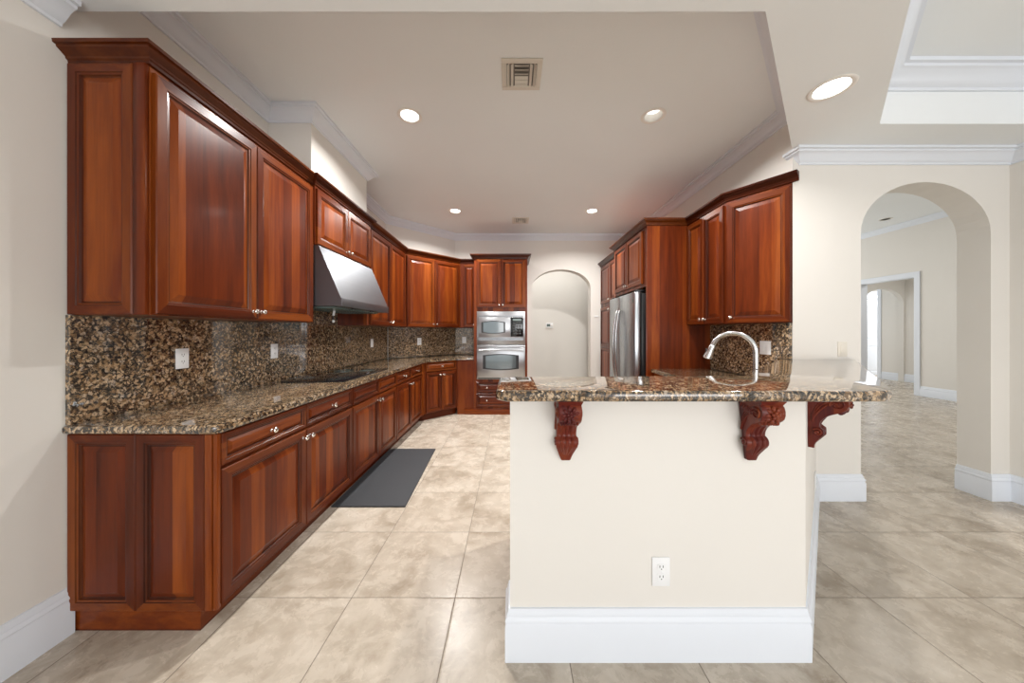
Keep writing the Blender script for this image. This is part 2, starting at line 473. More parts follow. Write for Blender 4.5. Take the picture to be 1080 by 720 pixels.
BASE = [(0, 0), (.020, 0), (.020, .140), (.016, .148), (.016, .156), (.020, .160), (.018, .168), (.012, .176), (.012, .184), (.008, .192), (.006, .204), (0, .206)]
def baseboard(name, path):
    bm = bmesh.new(); sweep(bm, path, BASE); struct(name, bm, 'trim', 30)
baseboard('baseboard_left', [(XL, BACK_Y), (XL, 1.389)])
baseboard('baseboard_peninsula', [(-.008, YP + TP), (-.008, YP), (1.19, YP), (2.36, YA - .03)])
baseboard('baseboard_pillar', [(2.37, YA), (2.741, YA), (2.741, YA + TA)])
baseboard('baseboard_east', [(3.761, YA + TA), (3.761, YA), (XE, YA), (XE, BACK_Y)])
baseboard('baseboard_living_room', [(XH, 6.52), (XH, 2.7)])
baseboard('baseboard_back_room', [(10.45, 8.92), (10.45, 5.0)])

# ------------------------------------------------------------------ cabinet builders (local: x across the front, y into the cabinet, z up)
def knob(parent, x, z, y=-.02):
    bm = bmesh.new()
    lathe(bm, [(.009, 0), (.0085, .002), (.0055, .004), (.005, .013), (.010, .017), (.0142, .021), (.0150, .025), (.0125, .029), (.006, .0315), (0, .032)], 16,
          Matrix.Translation((x, y, z)) @ Matrix.Rotation(R(90), 4, 'X'))
    return obj('knob', bm, 'nickel', parent)


def panel_mesh(bm, x0, x1, z0, z1, y=0., th=.02, stile=.058, raised=.034, mid=None):
    """raised-panel front: outer frame, ogee, groove, bevelled field; faces in the groove carry the dark glaze"""
    def rect(a0, a1, b0, b1, rings, hole=True):
        prev = None
        for k, (ins, yy, mi) in enumerate(rings):
            cur = [bm.verts.new(p) for p in ((a0 + ins, yy, b0 + ins), (a1 - ins, yy, b0 + ins), (a1 - ins, yy, b1 - ins), (a0 + ins, yy, b1 - ins))]
            if prev:
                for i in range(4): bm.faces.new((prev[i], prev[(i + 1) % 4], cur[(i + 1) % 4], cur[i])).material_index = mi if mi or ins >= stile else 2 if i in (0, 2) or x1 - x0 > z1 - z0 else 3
            prev = cur
        bm.faces.new(prev).material_index = 0
    f = y - th
    outer = [(0, y, 0), (0, f + .004, 0), (.004, f, 0)]
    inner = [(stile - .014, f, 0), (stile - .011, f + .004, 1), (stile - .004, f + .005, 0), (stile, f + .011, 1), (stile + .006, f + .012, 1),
             (stile + raised, f + .004, 0), (stile + raised + .003, f + .003, 0)]
    if mid is None:
        rect(x0, x1, z0, z1, outer + inner)
    else:
        rect(x0, x1, z0, mid, outer + inner); rect(x0, x1, mid, z1, outer + inner)


def front(parent, name, x0, x1, z0, z1, knobs=(), stile=.058, raised=.034, mat='wood', mid=None):
    bm = bmesh.new(); panel_mesh(bm, x0, x1, z0, z1, 0, .02, stile, raised, mid)
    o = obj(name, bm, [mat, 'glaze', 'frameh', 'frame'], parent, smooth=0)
    for kx, kz in knobs: knob(o, kx, kz)
    return o


def carcass(parent, w, d, z0, z1, poly=None, name='body', x0=0.):
    bm = bmesh.new()
    if poly: prism(bm, poly, z0, z1)
    else: box(bm, x0, w, 0.0005, d, z0, z1, .002)
    return obj(name, bm, 'wood', parent, smooth=0)


WCROWN = [(0, -.004), (.010, 0), (.012, .012), (.018, .016), (.020, .024), (.034, .034), (.046, .042), (.048, .050), (.058, .052), (.060, .066), (0, .066)]
ZU0, ZU1, ZC = 1.395, 2.494, 2.494
DT, DB = 2.468, 1.400                       # door top and bottom of the wall cabinets
wcr = [(o, ZC + h) for o, h in WCROWN]
LPATH = [(XL, 1.391), (-1.595, 1.391), (-1.595, 2.515), (-1.572, 2.515), (-1.572, 3.475), (-1.595, 3.475), (-1.595, 4.71), (-.89, 5.415), (-.612, 5.415)]
RPATH = [(1.62, YF - .002), (1.62, 4.60), (1.49, 4.60), (1.49, 3.48), (1.935, 3.48), (1.935, 2.85), (2.220, 2.439)]
OPATH = [(-.61, YF - .002), (-.61, 5.06), (.245, 5.06), (.245, YF - .002)]


def crown(parent, path, s0, s1):
    bm = bmesh.new(); sweep(bm, path, wcr, False, s0, s1); return obj('crown_molding', bm, 'crown', parent, world=True, smooth=30)


def corner_post(parent, x, d, z0, z1):
    """rounded strip at a cabinet's outer corner"""
    bm = bmesh.new(); box(bm, x, x + .016, -.012, .03, z0, z1, .005); return obj('corner_post', bm, 'wood', parent)


D_U = .345
WG, BG = 'cherry wall cabinets', 'cherry base cabinets'
# long-wall wall cabinets: local x runs away from the camera
def left_wall(y, x=-1.595): return (x, y, 0), 90
def pair(parent, x0, x1, z0, z1, kz, mid=None, gap=.003, stile=.058):
    xm = mid if mid is not None else (x0 + x1) / 2
    front(parent, 'door', x0, xm - gap / 2, z0, z1, [(xm - .030, kz)], stile)
    front(parent, 'door', xm + gap / 2, x1, z0, z1, [(xm + .030, kz)], stile)


loc, rz = left_wall(1.391)
t = thing('upper_cabinet', 'largest two-door cherry wall cabinet with a paneled end, over the two outlets', 'cabinet', loc, rz, WG)
carcass(t, 1.122, D_U, ZU0, ZU1)
pair(t, .008, 1.114, DB, DT, DB + .045, .562)
bm = bmesh.new(); panel_mesh(bm, .0, D_U - .062, ZU0 + .002, ZU1 - .004, 0, .02, .052, .03)
bm.transform(Matrix.Translation((0, D_U - .004, 0)) @ Matrix.Rotation(R(-90), 4, 'Z')); obj('end_panel', bm, ['wood', 'glaze', 'frameh', 'frame'], t, smooth=0)
bm = bmesh.new(); box(bm, -.019, 0, .002, .055, ZU0, ZU1, .004); obj('corner_post', bm, 'wood', t)
crown(t, LPATH, 0, 2)
t = thing('hood_cabinet', 'short two-door cherry cabinet directly above the steel range hood', 'cabinet', (-1.572, 2.517, 0), 90, WG)
carcass(t, .956, D_U + .023, 2.018, ZU1)
pair(t, .008, .948, 2.026, DT, 2.068)
crown(t, LPATH, 2, 5)
loc, rz = left_wall(3.477)
t = thing('upper_cabinet', 'two-door cherry wall cabinet on the long wall just past the range hood', 'cabinet', loc, rz, WG)
carcass(t, 1.232, D_U, ZU0, ZU1)
pair(t, .055, 1.205, DB, DT, DB + .045)
crown(t, LPATH, 5, 6)
t = thing('corner_cabinet', 'angled two-door cherry wall cabinet across the far corner', 'cabinet', (-1.595, 4.71, 0), 45, WG)
L_ = math.hypot(.705, .705)
carcass(t, 0, 0, ZU0, ZU1, [(.001, .001), (L_ - .001, .001), (L_ + .23, .236), (L_ + .0, .330), (0, .330), (-.23, .236)])
pair(t, .020, L_ - .022, DB, DT, DB + .045)
crown(t, LPATH, 6, 7)
t = thing('upper_cabinet', 'narrow single-door cherry wall cabinet between angled corner cabinet and oven tower', 'cabinet', (-.888, 5.415, 0), 0, WG)
carcass(t, .275, .333, ZU0, ZU1)
front(t, 'door', .055, .262, DB, DT, [(.235, DB + .045)], .045, .025)
crown(t, LPATH, 7, 8)

# oven tower
t = thing('oven_cabinet', 'tall cherry tower cabinet holding the microwave and wall oven', 'cabinet', (-.61, 5.06, 0), 0)
OW = .855
bm = bmesh.new()
box(bm, 0, .045, 0, .688, 0, ZU1); box(bm, OW - .035, OW, 0, .688, 0, ZU1)
box(bm, .045, OW - .035, .60, .688, 0, ZU1); box(bm, .045, OW - .035, 0, .60, 1.652, ZU1); box(bm, .045, OW - .035, 0, .60, 0, .560)
obj('body', bm, 'wood', t, smooth=0)
pair(t, .043, .825, 1.712, 2.478, 1.752)
for z0, z1 in ((.355, .520), (.125, .335)): front(t, 'drawer', .043, .825, z0, z1, [(.21, (z0 + z1) / 2), (.645, (z0 + z1) / 2)], .036, .02, 'woodh')
bm = bmesh.new(); box(bm, -.155, OW, -.012, -.0005, 0, .095, .003); obj('toe_board', bm, 'woodh', t)
crown(t, OPATH, 0, 3)


def barrel(x0, x1, z0, z1, sag, n=8):
    p = [(x0 + (x1 - x0) * i / n, z0 - sag * math.sin(math.pi * i / n)) for i in range(n + 1)]
    return p + [(x1 - (x1 - x0) * i / n, z1 + sag * math.sin(math.pi * i / n)) for i in range(n + 1)]


t = thing('microwave', 'built-in steel microwave with black keypad above the wall oven', 'microwave', (-.562, 5.06, 1.122), 0)
MW, MH = .772, .526
bm = bmesh.new(); box(bm, .0, MW, -.022, -.001, 0, MH, .003); box(bm, .02, MW - .02, .001, .45, .01, MH - .01); obj('trim_kit', bm, 'steel', t)
bm = bmesh.new()
for z0 in (.062, .436):
    hh = .046 if z0 < .1 else .026
    box(bm, .03, MW - .03, -.0235, -.021, z0, z0 + hh, mi=1)
    k = 4 if z0 < .1 else 2
    for i in range(k): box(bm, .03, MW - .03, -.027, -.022, z0 + hh * (i + .35) / k, z0 + hh * (i + .75) / k)
obj('vent_grille', bm, ['steel', 'slot'], t)
bm = bmesh.new(); box(bm, .03, .535, -.044, -.0225, .125, .43, .005)
d_ = obj('door', bm, 'steel', t)
bm = bmesh.new(); prism(bm, barrel(.075, .455, .19, .355, .022), -.0455, -.043, axis='y'); obj('window_border', bm, 'black', d_)
bm = bmesh.new(); prism(bm, barrel(.105, .43, .20, .345, .020), -.0465, -.0445, axis='y'); obj('window_glass', bm, 'oglass', d_)
bm = bmesh.new(); box(bm, .54, MW - .03, -.042, -.0225, .125, .43, .004); c_ = obj('control_panel', bm, 'bglass', t)
bm = bmesh.new(); box(bm, .575, .71, -.044, -.0415, .375, .41); obj('display', bm, 'lcd', c_)
bm = bmesh.new()
for i in range(3):
    for j in range(5): box(bm, .578 + i * .047, .612 + i * .047, -.044, -.0415, .16 + j * .04, .186 + j * .04, .001)
obj('keypad', bm, 'slot', c_)

t = thing('wall_oven', 'built-in steel wall oven with barrel-shaped window below the microwave', 'oven', (-.562, 5.06, .566), 0)
bm = bmesh.new(); box(bm, 0, MW, -.02, -.001, 0, .548, .003); box(bm, .02, MW - .02, .001, .55, .004, .54); obj('body', bm, 'steel', t)
bm = bmesh.new(); box(bm, .008, MW - .008, -.048, -.0205, .03, .50, .006); d_ = obj('door', bm, 'steel', t)
bm = bmesh.new(); prism(bm, barrel(.10, .67, .17, .385, .022), -.0495, -.047, axis='y'); obj('window_border', bm, 'black', d_)
bm = bmesh.new(); prism(bm, barrel(.145, .625, .185, .372, .020), -.0505, -.0485, axis='y'); obj('window_glass', bm, 'oglass', d_)
bm = bmesh.new(); tube(bm, [(.03 + .712 * i / 12, -.075 - .028 * math.sin(math.pi * i / 12), .462 + .012 * math.sin(math.pi * i / 12)) for i in range(13)], .011, 10)
for x in (.05, .722): box(bm, x - .012, x + .012, -.082, -.046, .452, .472, .003)
obj('handle', bm, 'steel', d_)
bm = bmesh.new(); box(bm, .008, MW - .008, -.034, -.0205, .506, .542, .003); obj('control_strip', bm, 'steel', t)
bm = bmesh.new(); box(bm, .02, MW - .02, -.0225, -.0195, .006, .022); obj('vent_slot', bm, 'slot', t)

# base cabinets on the long wall
ZBA, ZDR, TOE = .874, .728, .104
DB_B = .637


def base_cab(t, w, poly=None, fronts=(), toe=True, toe_poly=None):
    bm = bmesh.new()
    if poly: prism(bm, poly, TOE, ZBA)
    else: box(bm, 0.0005, w - .0005, .0005, DB_B, TOE, ZBA)
    obj('body', bm, 'wood', t, smooth=0)
    bm = bmesh.new()
    if toe_poly: prism(bm, toe_poly, 0, TOE - .0005)
    else: box(bm, .0005, w - .0005, .075, DB_B, 0, TOE - .0005)
    obj('toe_kick', bm, 'woodh', t, smooth=0)


def base_fronts(t, x0, xm, x1, false_front=False, split=True, wide=False):
    if wide: front(t, 'drawer', x0, x1, ZDR, .868, [((x0 + x1) / 2, .797)], .032, .018, 'woodh')
    else:
        for a, b in ((x0, xm - .002), (xm + .002, x1)):
            front(t, 'false_drawer_front' if false_front else 'drawer', a, b, ZDR, .868, [] if false_front else [((a + b) / 2, .797)], .032, .018, 'woodh')
    pair(t, x0, x1, .116, .712, .668, xm)


t = thing('base_cabinet', 'cherry base cabinet with paneled end at the open end of the long counter', 'cabinet', (-1.303, 1.391, 0), 90, BG)
base_cab(t, 1.154, toe_poly=[(.006, .075), (1.153, .075), (1.153, DB_B), (.006, DB_B)])
base_fronts(t, .008, .581, 1.150)
bm = bmesh.new()
panel_mesh(bm, 0, .297, TOE, ZBA, 0, .018, .05, .026); panel_mesh(bm, .299, .596, TOE, ZBA, 0, .018, .05, .026)
bm.transform(Matrix.Translation((0, DB_B - .002, 0)) @ Matrix.Rotation(R(-90), 4, 'Z')); obj('end_panel', bm, ['wood', 'glaze', 'frameh', 'frame'], t, smooth=0)
bm = bmesh.new(); box(bm, -.018, -.0005, .004, .036, TOE, ZBA, .004); box(bm, -.014, .006, -.016, .003, TOE, ZBA, .004); obj('corner_post', bm, 'wood', t)
t = thing('base_cabinet', 'cherry base cabinet with plain knobless drawer fronts under the black cooktop', 'cabinet', (-1.303, 2.546, 0), 90, BG)
base_cab(t, .967); base_fronts(t, .004, .508, .963, True)
t = thing('base_cabinet', 'cherry base cabinet with two small drawers between cooktop and angled corner cabinet', 'cabinet', (-1.303, 3.514, 0), 90, BG)
base_cab(t, 1.134); base_fronts(t, .004, .504, 1.010)
bm = bmesh.new(); box(bm, 1.015, 1.132, -.012, 0, TOE, ZBA, .003); obj('filler_strip', bm, 'wood', t)
t = thing('corner_base_cabinet', 'angled cherry corner base cabinet with one wide drawer over two doors', 'cabinet', (-1.303, 4.65, 0), 45, BG)
L_ = math.hypot(.42, .42)
base_cab(t, 0, [(.001, .001), (L_ + .0, .001), (L_ + .10, .101), (L_ + .33, .33), (L_ + .0, .580), (.0, .580), (-.32, .32)],
         toe_poly=[(.02, .06), (L_ + .02, .06), (L_ + .08, .14), (L_ + .30, .34), (L_ + .0, .57), (.0, .57), (-.30, .33)])
base_fronts(t, .035, (.035 + L_ - .025) / 2, L_ - .025, wide=True)
t2 = t
bm = bmesh.new(); box(bm, -.883 + .004, -.612, 5.066, 5.10, .0, ZBA); obj('filler_panel', bm, 'wood', t2, world=True, smooth=0)

# granite: counter on the long wall, slabs behind it
def slab(name, pts, z0, z1, label, cat, bev=.012):
    bm = bmesh.new(); prism(bm, pts, z0, z1, bev, 4); return tag(obj(name, bm, 'granite', smooth=50), label, cat)


o7 = .030
LCTR = [(XL + .001, 1.362), (-1.300, 1.362), (-1.280, 1.372), (-1.273, 1.392), (-1.273, 4.63), (-.885, 5.032), (-.612, 5.032), (-.612, YF - .001), (-1.042, YF - .001), (XL + .001, 4.848)]
slab('countertop', LCTR, .876, .915, 'long speckled brown granite countertop on the cherry base cabinets', 'countertop')
def bsplash(x0, y0, x1, y1, z0, z1, th, label):
    """slab standing on the counter from one wall point to the next, th thick to the right of travel"""
    a = Vector((x0, y0)); b = Vector((x1, y1)); d = (b - a).normalized(); n = Vector((d.y, -d.x)); a2, b2 = a + n * .001, b + n * .001
    pts = [a2, b2, b2 + n * th, a2 + n * th]
    bm = bmesh.new(); prism(bm, [tuple(p) for p in pts], z0, z1, .002, 1)
    return tag(obj('backsplash', bm, 'granite', smooth=0), label, 'backsplash', 'granite backsplash slabs')
bm = bmesh.new()
prism(bm, [(1.372, .916), (4.872, .916), (4.872, 1.393), (3.474, 1.393), (3.474, 2.016), (2.518, 2.016), (2.518, 1.393), (1.372, 1.393)], 0, .022, axis='y')
bm.transform(Matrix(((0, 1, 0, XL + .001), (1, 0, 0, 0), (0, 0, 1, 0), (0, 0, 0, 1))))
tag(obj('backsplash', bm, 'granite', smooth=0), 'brown granite backsplash along the long wall behind the cooktop', 'backsplash', 'granite backsplash slabs')
bsplash(XL + .026, 4.877, -1.036, 5.748, .916, 1.393, .022, 'brown granite backsplash panel on the angled far corner')
bsplash(-1.028, YF, -.613, YF, .916, 1.393, .022, 'short brown granite backsplash panel right beside the oven tower')

# cooktop, hood, mat
t = thing('cooktop', 'black glass cooktop set into the long granite counter', 'cooktop', (-1.61, 3.0, .9155), 90)
bm = bmesh.new(); prism(bm, [(-.46, -.255), (.46, -.255), (.46, .255), (-.46, .255)], 0, .007, .003, 2); obj('glass_top', bm, 'bglass', t)
for x, y, r in ((-.28, -.11, .095), (-.28, .13, .075), (.02, .02, .12), (.27, .13, .095), (.27, -.11, .075)):
    bm = bmesh.new()
    for rr in (r, r * .62): lathe(bm, [(rr, .0071), (rr, .0075), (rr - .003, .0075), (rr - .003, .0071)], 32, Matrix.Translation((x, y, 0)), close=False)
    obj('burner_ring', bm, 'lcd', t)
t = thing('range_hood', 'sloped stainless steel range hood over the cooktop', 'range hood', (XL + .026, 2.519, 0), 90)
HW, HD = .952, .552
bm = bmesh.new()
prof = [(-HD, 1.530), (-HD, 1.590), (-.372, 2.012), (-.02, 2.012), (-.0, 2.012), (-.0, 1.530)]
prism(bm, prof, 0, HW)
bm.transform(Matrix(((0, 0, 1, 0), (1, 0, 0, 0), (0, 1, 0, 0), (0, 0, 0, 1))))
h_ = obj('canopy', bm, 'hood', t, smooth=0)
bm = bmesh.new(); box(bm, -.002, HW + .002, -HD - .006, -HD + .004, 1.526, 1.594, .003); obj('front_lip', bm, 'hood', t)
for i in range(3):
    bm = bmesh.new(); x = .05 + i * .29
    box(bm, x, x + .27, -.47, -.10, 1.518, 1.5295, .002)
    for k in range(9): box(bm, x + .012 + k * .029, x + .026 + k * .029, -.455, -.115, 1.514, 1.519)
    obj('grease_filter', bm, 'lcd', t)
for x in (.30, .65): obj('control_knob', quick(lambda b: lathe(b, [(.018, 0), (.018, .012), (.0, .012)], 14, Matrix.Translation((x, -HD + .045, 1.5185)))), 'black', t)
c_ = obj('hanging_cord', quick(lambda b: tube(b, [(.34, -.30, 1.525), (.342, -.305, 1.47), (.336, -.30, 1.44), (.338, -.302, 1.415)], .0035, 6)), 'black', t)
bm = bmesh.new(); tube(bm, [(.343, -.306, 1.512), (.338, -.300, 1.468)], .010, 8); obj('cord_connector', bm, 'white', c_)
bm = bmesh.new(); ball(bm, (.337, -.301, 1.418), (.011, .011, .014)); obj('cord_end', bm, 'white', c_)

bm = bmesh.new(); prism(bm, [(-1.362, 2.376), (-.802, 2.376), (-.858, 3.545), (-1.372, 3.545)], .001, .013, .004, 2)
tag(obj('floor_mat', bm, 'mat'), 'dark grey rubber mat on the tile floor before the cooktop cabinet', 'mat')

# ------------------------------------------------------------------ other side of the kitchen
t = thing('refrigerator_surround', 'tall cherry cabinet surround with a wide plain side panel enclosing the refrigerator', 'cabinet', (1.49, 4.60, 0), -90)
FD = XR - 1.49 - .001
bm = bmesh.new()
box(bm, 1.085, 1.12, 0, FD, 0, ZU1, .002); box(bm, 0.001, .05, 0, FD, 0, ZU1, .002)
box(bm, .05, 1.085, .002, FD, 1.83, ZU1); obj('body', bm, 'wood', t, smooth=0)
pair(t, .075, 1.005, 1.868, DT, 1.905)
crown(t, RPATH, 2, 4)
t = thing('pantry_cabinet', 'tall cherry pantry cabinet between the refrigerator and the far arch', 'cabinet', (1.62, YF - .002, 0), -90)
PD = XR - 1.62 - .001
bm = bmesh.new(); box(bm, 0, 1.146, 0.0005, PD, .1, ZU1); box(bm, 0, 1.146, .06, PD, 0, .1); obj('body', bm, 'wood', t, smooth=0)
pair(t, .04, 1.10, 1.815, DT, 1.86)
for a, b, k in ((.04, .568, .54), (.572, 1.10, .60)): front(t, 'door', a, b, .12, 1.745, [(k, 1.70)], mid=1.06)
crown(t, RPATH, 0, 2)
t = thing('refrigerator', 'stainless steel side-by-side refrigerator with curved handles', 'refrigerator', (1.395, 4.515, 0), -90)
bm = bmesh.new(); box(bm, .01, .925, .078, .77, .03, 1.762, .004); obj('body', bm, 'black', t)
for a, b in ((.005, .417), (.423, .930)):
    bm = bmesh.new(); box(bm, a, b, 0, .072, .10, 1.780, .012); d_ = obj('door', bm, 'steelv', t)
    hx = b - .045 if a < .1 else a + .045
    bm = bmesh.new(); zz = [.62 + i * (.98 / 20) for i in range(21)]
    tube(bm, [(hx, -.012 - .058 * math.sin(math.pi * i / 20) ** .6, z) for i, z in enumerate(zz)], [.011 + .004 * math.sin(math.pi * i / 20) for i in range(21)], 10)
    obj('handle', bm, 'chrome', d_)
    if a > .1:
        bm = bmesh.new(); box(bm, .865, .885, -.003, .001, 1.66, 1.70, .001); obj('badge', bm, 'lcd', d_)
bm = bmesh.new(); box(bm, .01, .925, .03, .2, .012, .098, .004); obj('toe_grille', bm, 'black', t)
for x in (.02, .85): obj('hinge_cover', quick(lambda b: box(b, x, x + .07, .02, .13, 1.7805, 1.80, .004)), 'black', t)

t = thing('upper_cabinet', 'two-door cherry wall cabinet set sideways between refrigerator panel and angled cabinet', 'cabinet', (1.935, 3.479, 0), -90, WG)
carcass(t, .628, XR - 1.935 - .002, ZU0, ZU1)
pair(t, .012, .606, DB, DT, DB + .045, .312)
crown(t, RPATH, 4, 5)
A_ = math.degrees(math.atan2(2.475 - 2.85, 2.195 - 1.935)); L_ = math.hypot(.26, .375)
t = thing('corner_cabinet', 'angled single-door cherry wall cabinet above the faucet, next to the white pillar', 'cabinet', (1.935, 2.85, 0), A_, WG)
bm = bmesh.new(); prism(bm, [(1.937, 2.849), (2.193, 2.480), (2.203, 2.480), (2.203, 2.849)], ZU0, ZU1); obj('body', bm, 'wood', t, world=True, smooth=0)
front(t, 'door', .010, L_ - .006, DB, DT, [(.045, DB + .05)])
crown(t, RPATH, 5, 6)

# sink run: cabinet under it, lower granite counter, backsplash
t = thing('sink_cabinet', 'cherry base cabinet behind the bar carrying the lower granite counter', 'cabinet', (1.56, 3.47, 0), -90, BG)
bm = bmesh.new(); prism(bm, [(1.56, 3.476), (1.56, 2.40), (1.20, 2.04), (.02, 2.04), (.02, YP + TP + .01), (1.125, YP + TP + .01), (2.195, 2.495), (2.195, 3.476)], TOE, ZBA)
obj('body', bm, 'wood', t, world=True, smooth=0)
bm = bmesh.new(); prism(bm, [(1.62, 3.47), (1.62, 2.38), (1.22, 1.98), (.06, 1.98), (.06, 1.46), (1.12, 1.46), (2.18, 2.51), (2.18, 3.47)], 0, TOE - .001)
obj('toe_kick', bm, 'woodh', t, world=True, smooth=0)
pair(t, .02, .98, .116, .712, .668)
slab('sink_countertop', [(1.53, 3.478), (1.53, 2.41), (1.19, 2.07), (0, 2.07), (0, YP + TP + .002), (1.128, YP + TP + .002), (2.203, 2.488), (2.203, 3.478)], .876, .915,
     'lower granite counter glimpsed behind the raised bar, meeting the refrigerator panel', 'countertop')
bm = bmesh.new()
prism(bm, [(3.476, .916), (3.476, 1.393), (2.484, 1.393), (2.484, ZB + .001), (2.600, ZB + .001), (2.600, .916)], -.023, -.001, axis='y')
bm.transform(Matrix(((0, 1, 0, XR), (1, 0, 0, 0), (0, 0, 1, 0), (0, 0, 0, 1))))
tag(obj('backsplash', bm, 'granite', smooth=0), 'brown granite backsplash behind the faucet', 'backsplash', 'granite backsplash slabs')

# raised bar
BAR = [(-.022, 1.140), (1.345, 1.140), (1.385, 1.150), (1.400, 1.178), (2.702, YA - .001), (2.202, YA - .001), (2.202, 2.590), (1.130, 1.520), (-.040, 1.520), (-.060, 1.500), (-.060, 1.178)]
bm = bmesh.new(); prism(bm, BAR, ZBU, ZB, .013, 4)
tag(obj('bar_top', bm, 'granite', smooth=50), 'raised speckled granite bar top on the white half wall', 'bar top')


def corbel(loc, rz, label):
    """origin on the wall under the bar; y is outward"""
    t = thing('corbel', label, 'corbel', loc, rz, 'carved corbels under the bar')
    W = .040
    # body: scroll profile (outward, z)
    pr = [(0, -.016), (.110, -.016), (.119, -.024), (.124, -.038), (.124, -.054), (.119, -.068), (.110, -.078), (.098, -.086), (.084, -.093), (.070, -.100), (.058, -.109),
          (.048, -.119), (.040, -.131), (.036, -.143), (.035, -.154), (.039, -.160), (.046, -.166), (.050, -.176), (.049, -.188), (.043, -.198), (.036, -.208), (.029, -.220), (.022, -.232), (.018, -.243), (.017, -.257), (0, -.257)]
    bm = bmesh.new(); n = len(pr)
    wid = lambda z: W * (1.06 if z > -.105 else .96 if z > -.155 else 1.06 if z > -.195 else 1.06 - .60 * (-z - .195) / .062)
    A = [bm.verts.new((-wid(z), y, z)) for y, z in pr]; B = [bm.verts.new((wid(z), y, z)) for y, z in pr]
    A2 = [bm.verts.new((-wid(z) * .74, y + (.004 if 0 < i < n - 1 else 0), z)) for i, (y, z) in enumerate(pr)]
    B2 = [bm.verts.new((wid(z) * .74, y + (.004 if 0 < i < n - 1 else 0), z)) for i, (y, z) in enumerate(pr)]
    for P_, Q in ((A, A2), (A2, B2), (B2, B)):
        for i in range(n - 1): bm.faces.new((P_[i], P_[i + 1], Q[i + 1], Q[i]))
    bm.faces.new(A); bm.faces.new(B[::-1])
    # leaf flutes down the waist and lower roll
    for k in (-1, 0, 1):
        x = k * .019
        tube(bm, [(x, .060, -.107), (x, .046, -.122), (x, .037, -.138), (x, .035, -.153)], [.004, .0075, .008, .006], 8)
        tube(bm, [(x * 1.1, .040, -.158), (x * 1.1, .0505, -.170), (x * 1.05, .0505, -.184), (x * .85, .039, -.203), (x * .5, .026, -.225), (x * .2, .018, -.240)], [.005, .008, .009, .0075, .0055, .003], 8)
    obj('body', bm, 'carved', t, smooth=40)
    bm = bmesh.new()
    vs = [(-.047, 0, -.001), (.047, 0, -.001), (.047, .126, -.001), (-.047, .126, -.001), (-.041, 0, -.018), (.041, 0, -.018), (.041, .114, -.018), (-.041, .114, -.018)]
    v = [bm.verts.new(p) for p in vs]
    for q in ((0, 1, 2, 3), (4, 5, 6, 7), (0, 1, 5, 4), (1, 2, 6, 5), (2, 3, 7, 6), (3, 0, 4, 7)): bm.faces.new([v[i] for i in q])
    obj('cap', bm, 'carved', t, smooth=0)
    # flower on the bulging upper front
    bm = bmesh.new(); fc = Vector((0, .125, -.052))
    for k in range(9):
        a = 2 * math.pi * k / 9
        ball(bm, fc + Vector((math.cos(a) * .0235, -.001 - .006 * (math.sin(a) < -.3), math.sin(a) * .0220)), (.0135, .0095, .0078), u=8, v=6, rot=Matrix.Rotation(-a, 4, 'Y'))
    for k in range(5):
        a = 2 * math.pi * (k + .3) / 5
        ball(bm, fc + Vector((math.cos(a) * .010, .007, math.sin(a) * .010)), (.0085, .006, .0060), u=8, v=6, rot=Matrix.Rotation(-a, 4, 'Y'))
    for q in range(7):
        ball(bm, (-.030 + .010 * q, .108 - .0008 * (q - 3) ** 2, -.082 - .001 * abs(q - 3)), (.0058, .011, .011), u=8, v=6)
    ball(bm, fc + Vector((0, .010, 0)), (.006, .006, .006), u=8, v=6)
    obj('rosette', bm, 'carved', t, smooth=60)
    # side scrolls: S-curve, volutes and leaf
    for s in (-1, 1):
        bm = bmesh.new(); X = s * W * 1.06
        sp = lambda cy, c_z, r0, turns, a0, sgn, m=26: [(X, cy + r0 * (1 - .85 * i / m) * math.cos(a0 + sgn * 2 * math.pi * turns * i / m), c_z + r0 * (1 - .85 * i / m) * math.sin(a0 + sgn * 2 * math.pi * turns * i / m)) for i in range(m + 1)]
        tube(bm, sp(.092, -.052, .026, 1.6, R(200), -1), [.0052 - .002 * i / 26 for i in range(27)], 6)
        tube(bm, sp(.030, -.180, .016, 1.4, R(150), -1), [.0048 - .002 * i / 26 for i in range(27)], 6)
        for off, r in ((0, .0055), (.016, .0045), (.030, .004)):
            tube(bm, [(X - s * .003, .014 + .074 * (i / 12) ** 1.3 - off * .25 * math.sin(math.pi * i / 12), -.134 + .104 * (i / 12) ** .8 + off * math.sin(math.pi * i / 12) * .7) for i in range(13)], r, 6)
        for i in range(5):
            ball(bm, (X, .014 + i * .015, -.034 - .004 * i), (.004, .006, .014), u=8, v=6, rot=Matrix.Rotation(R(-28 - 8 * i), 4, 'X'))
        ball(bm, (X, .030, -.180), (.005, .007, .007), u=8, v=6)
        obj('side_scroll', bm, 'carved', t, smooth=60)
    return t


corbel((.2145, YP - .001, ZBU), 180, 'carved cherry corbel under the bar front near its open end by the oven tower')
corbel((.959, YP - .001, ZBU), 180, 'carved cherry corbel under the bar front below the faucet')
_s = 1 / math.sqrt(2)
corbel((1.330 + .045 * 0 + .001, 1.420 - .001, ZBU), 225, 'carved cherry corbel on the angled side of the bar, seen in profile')

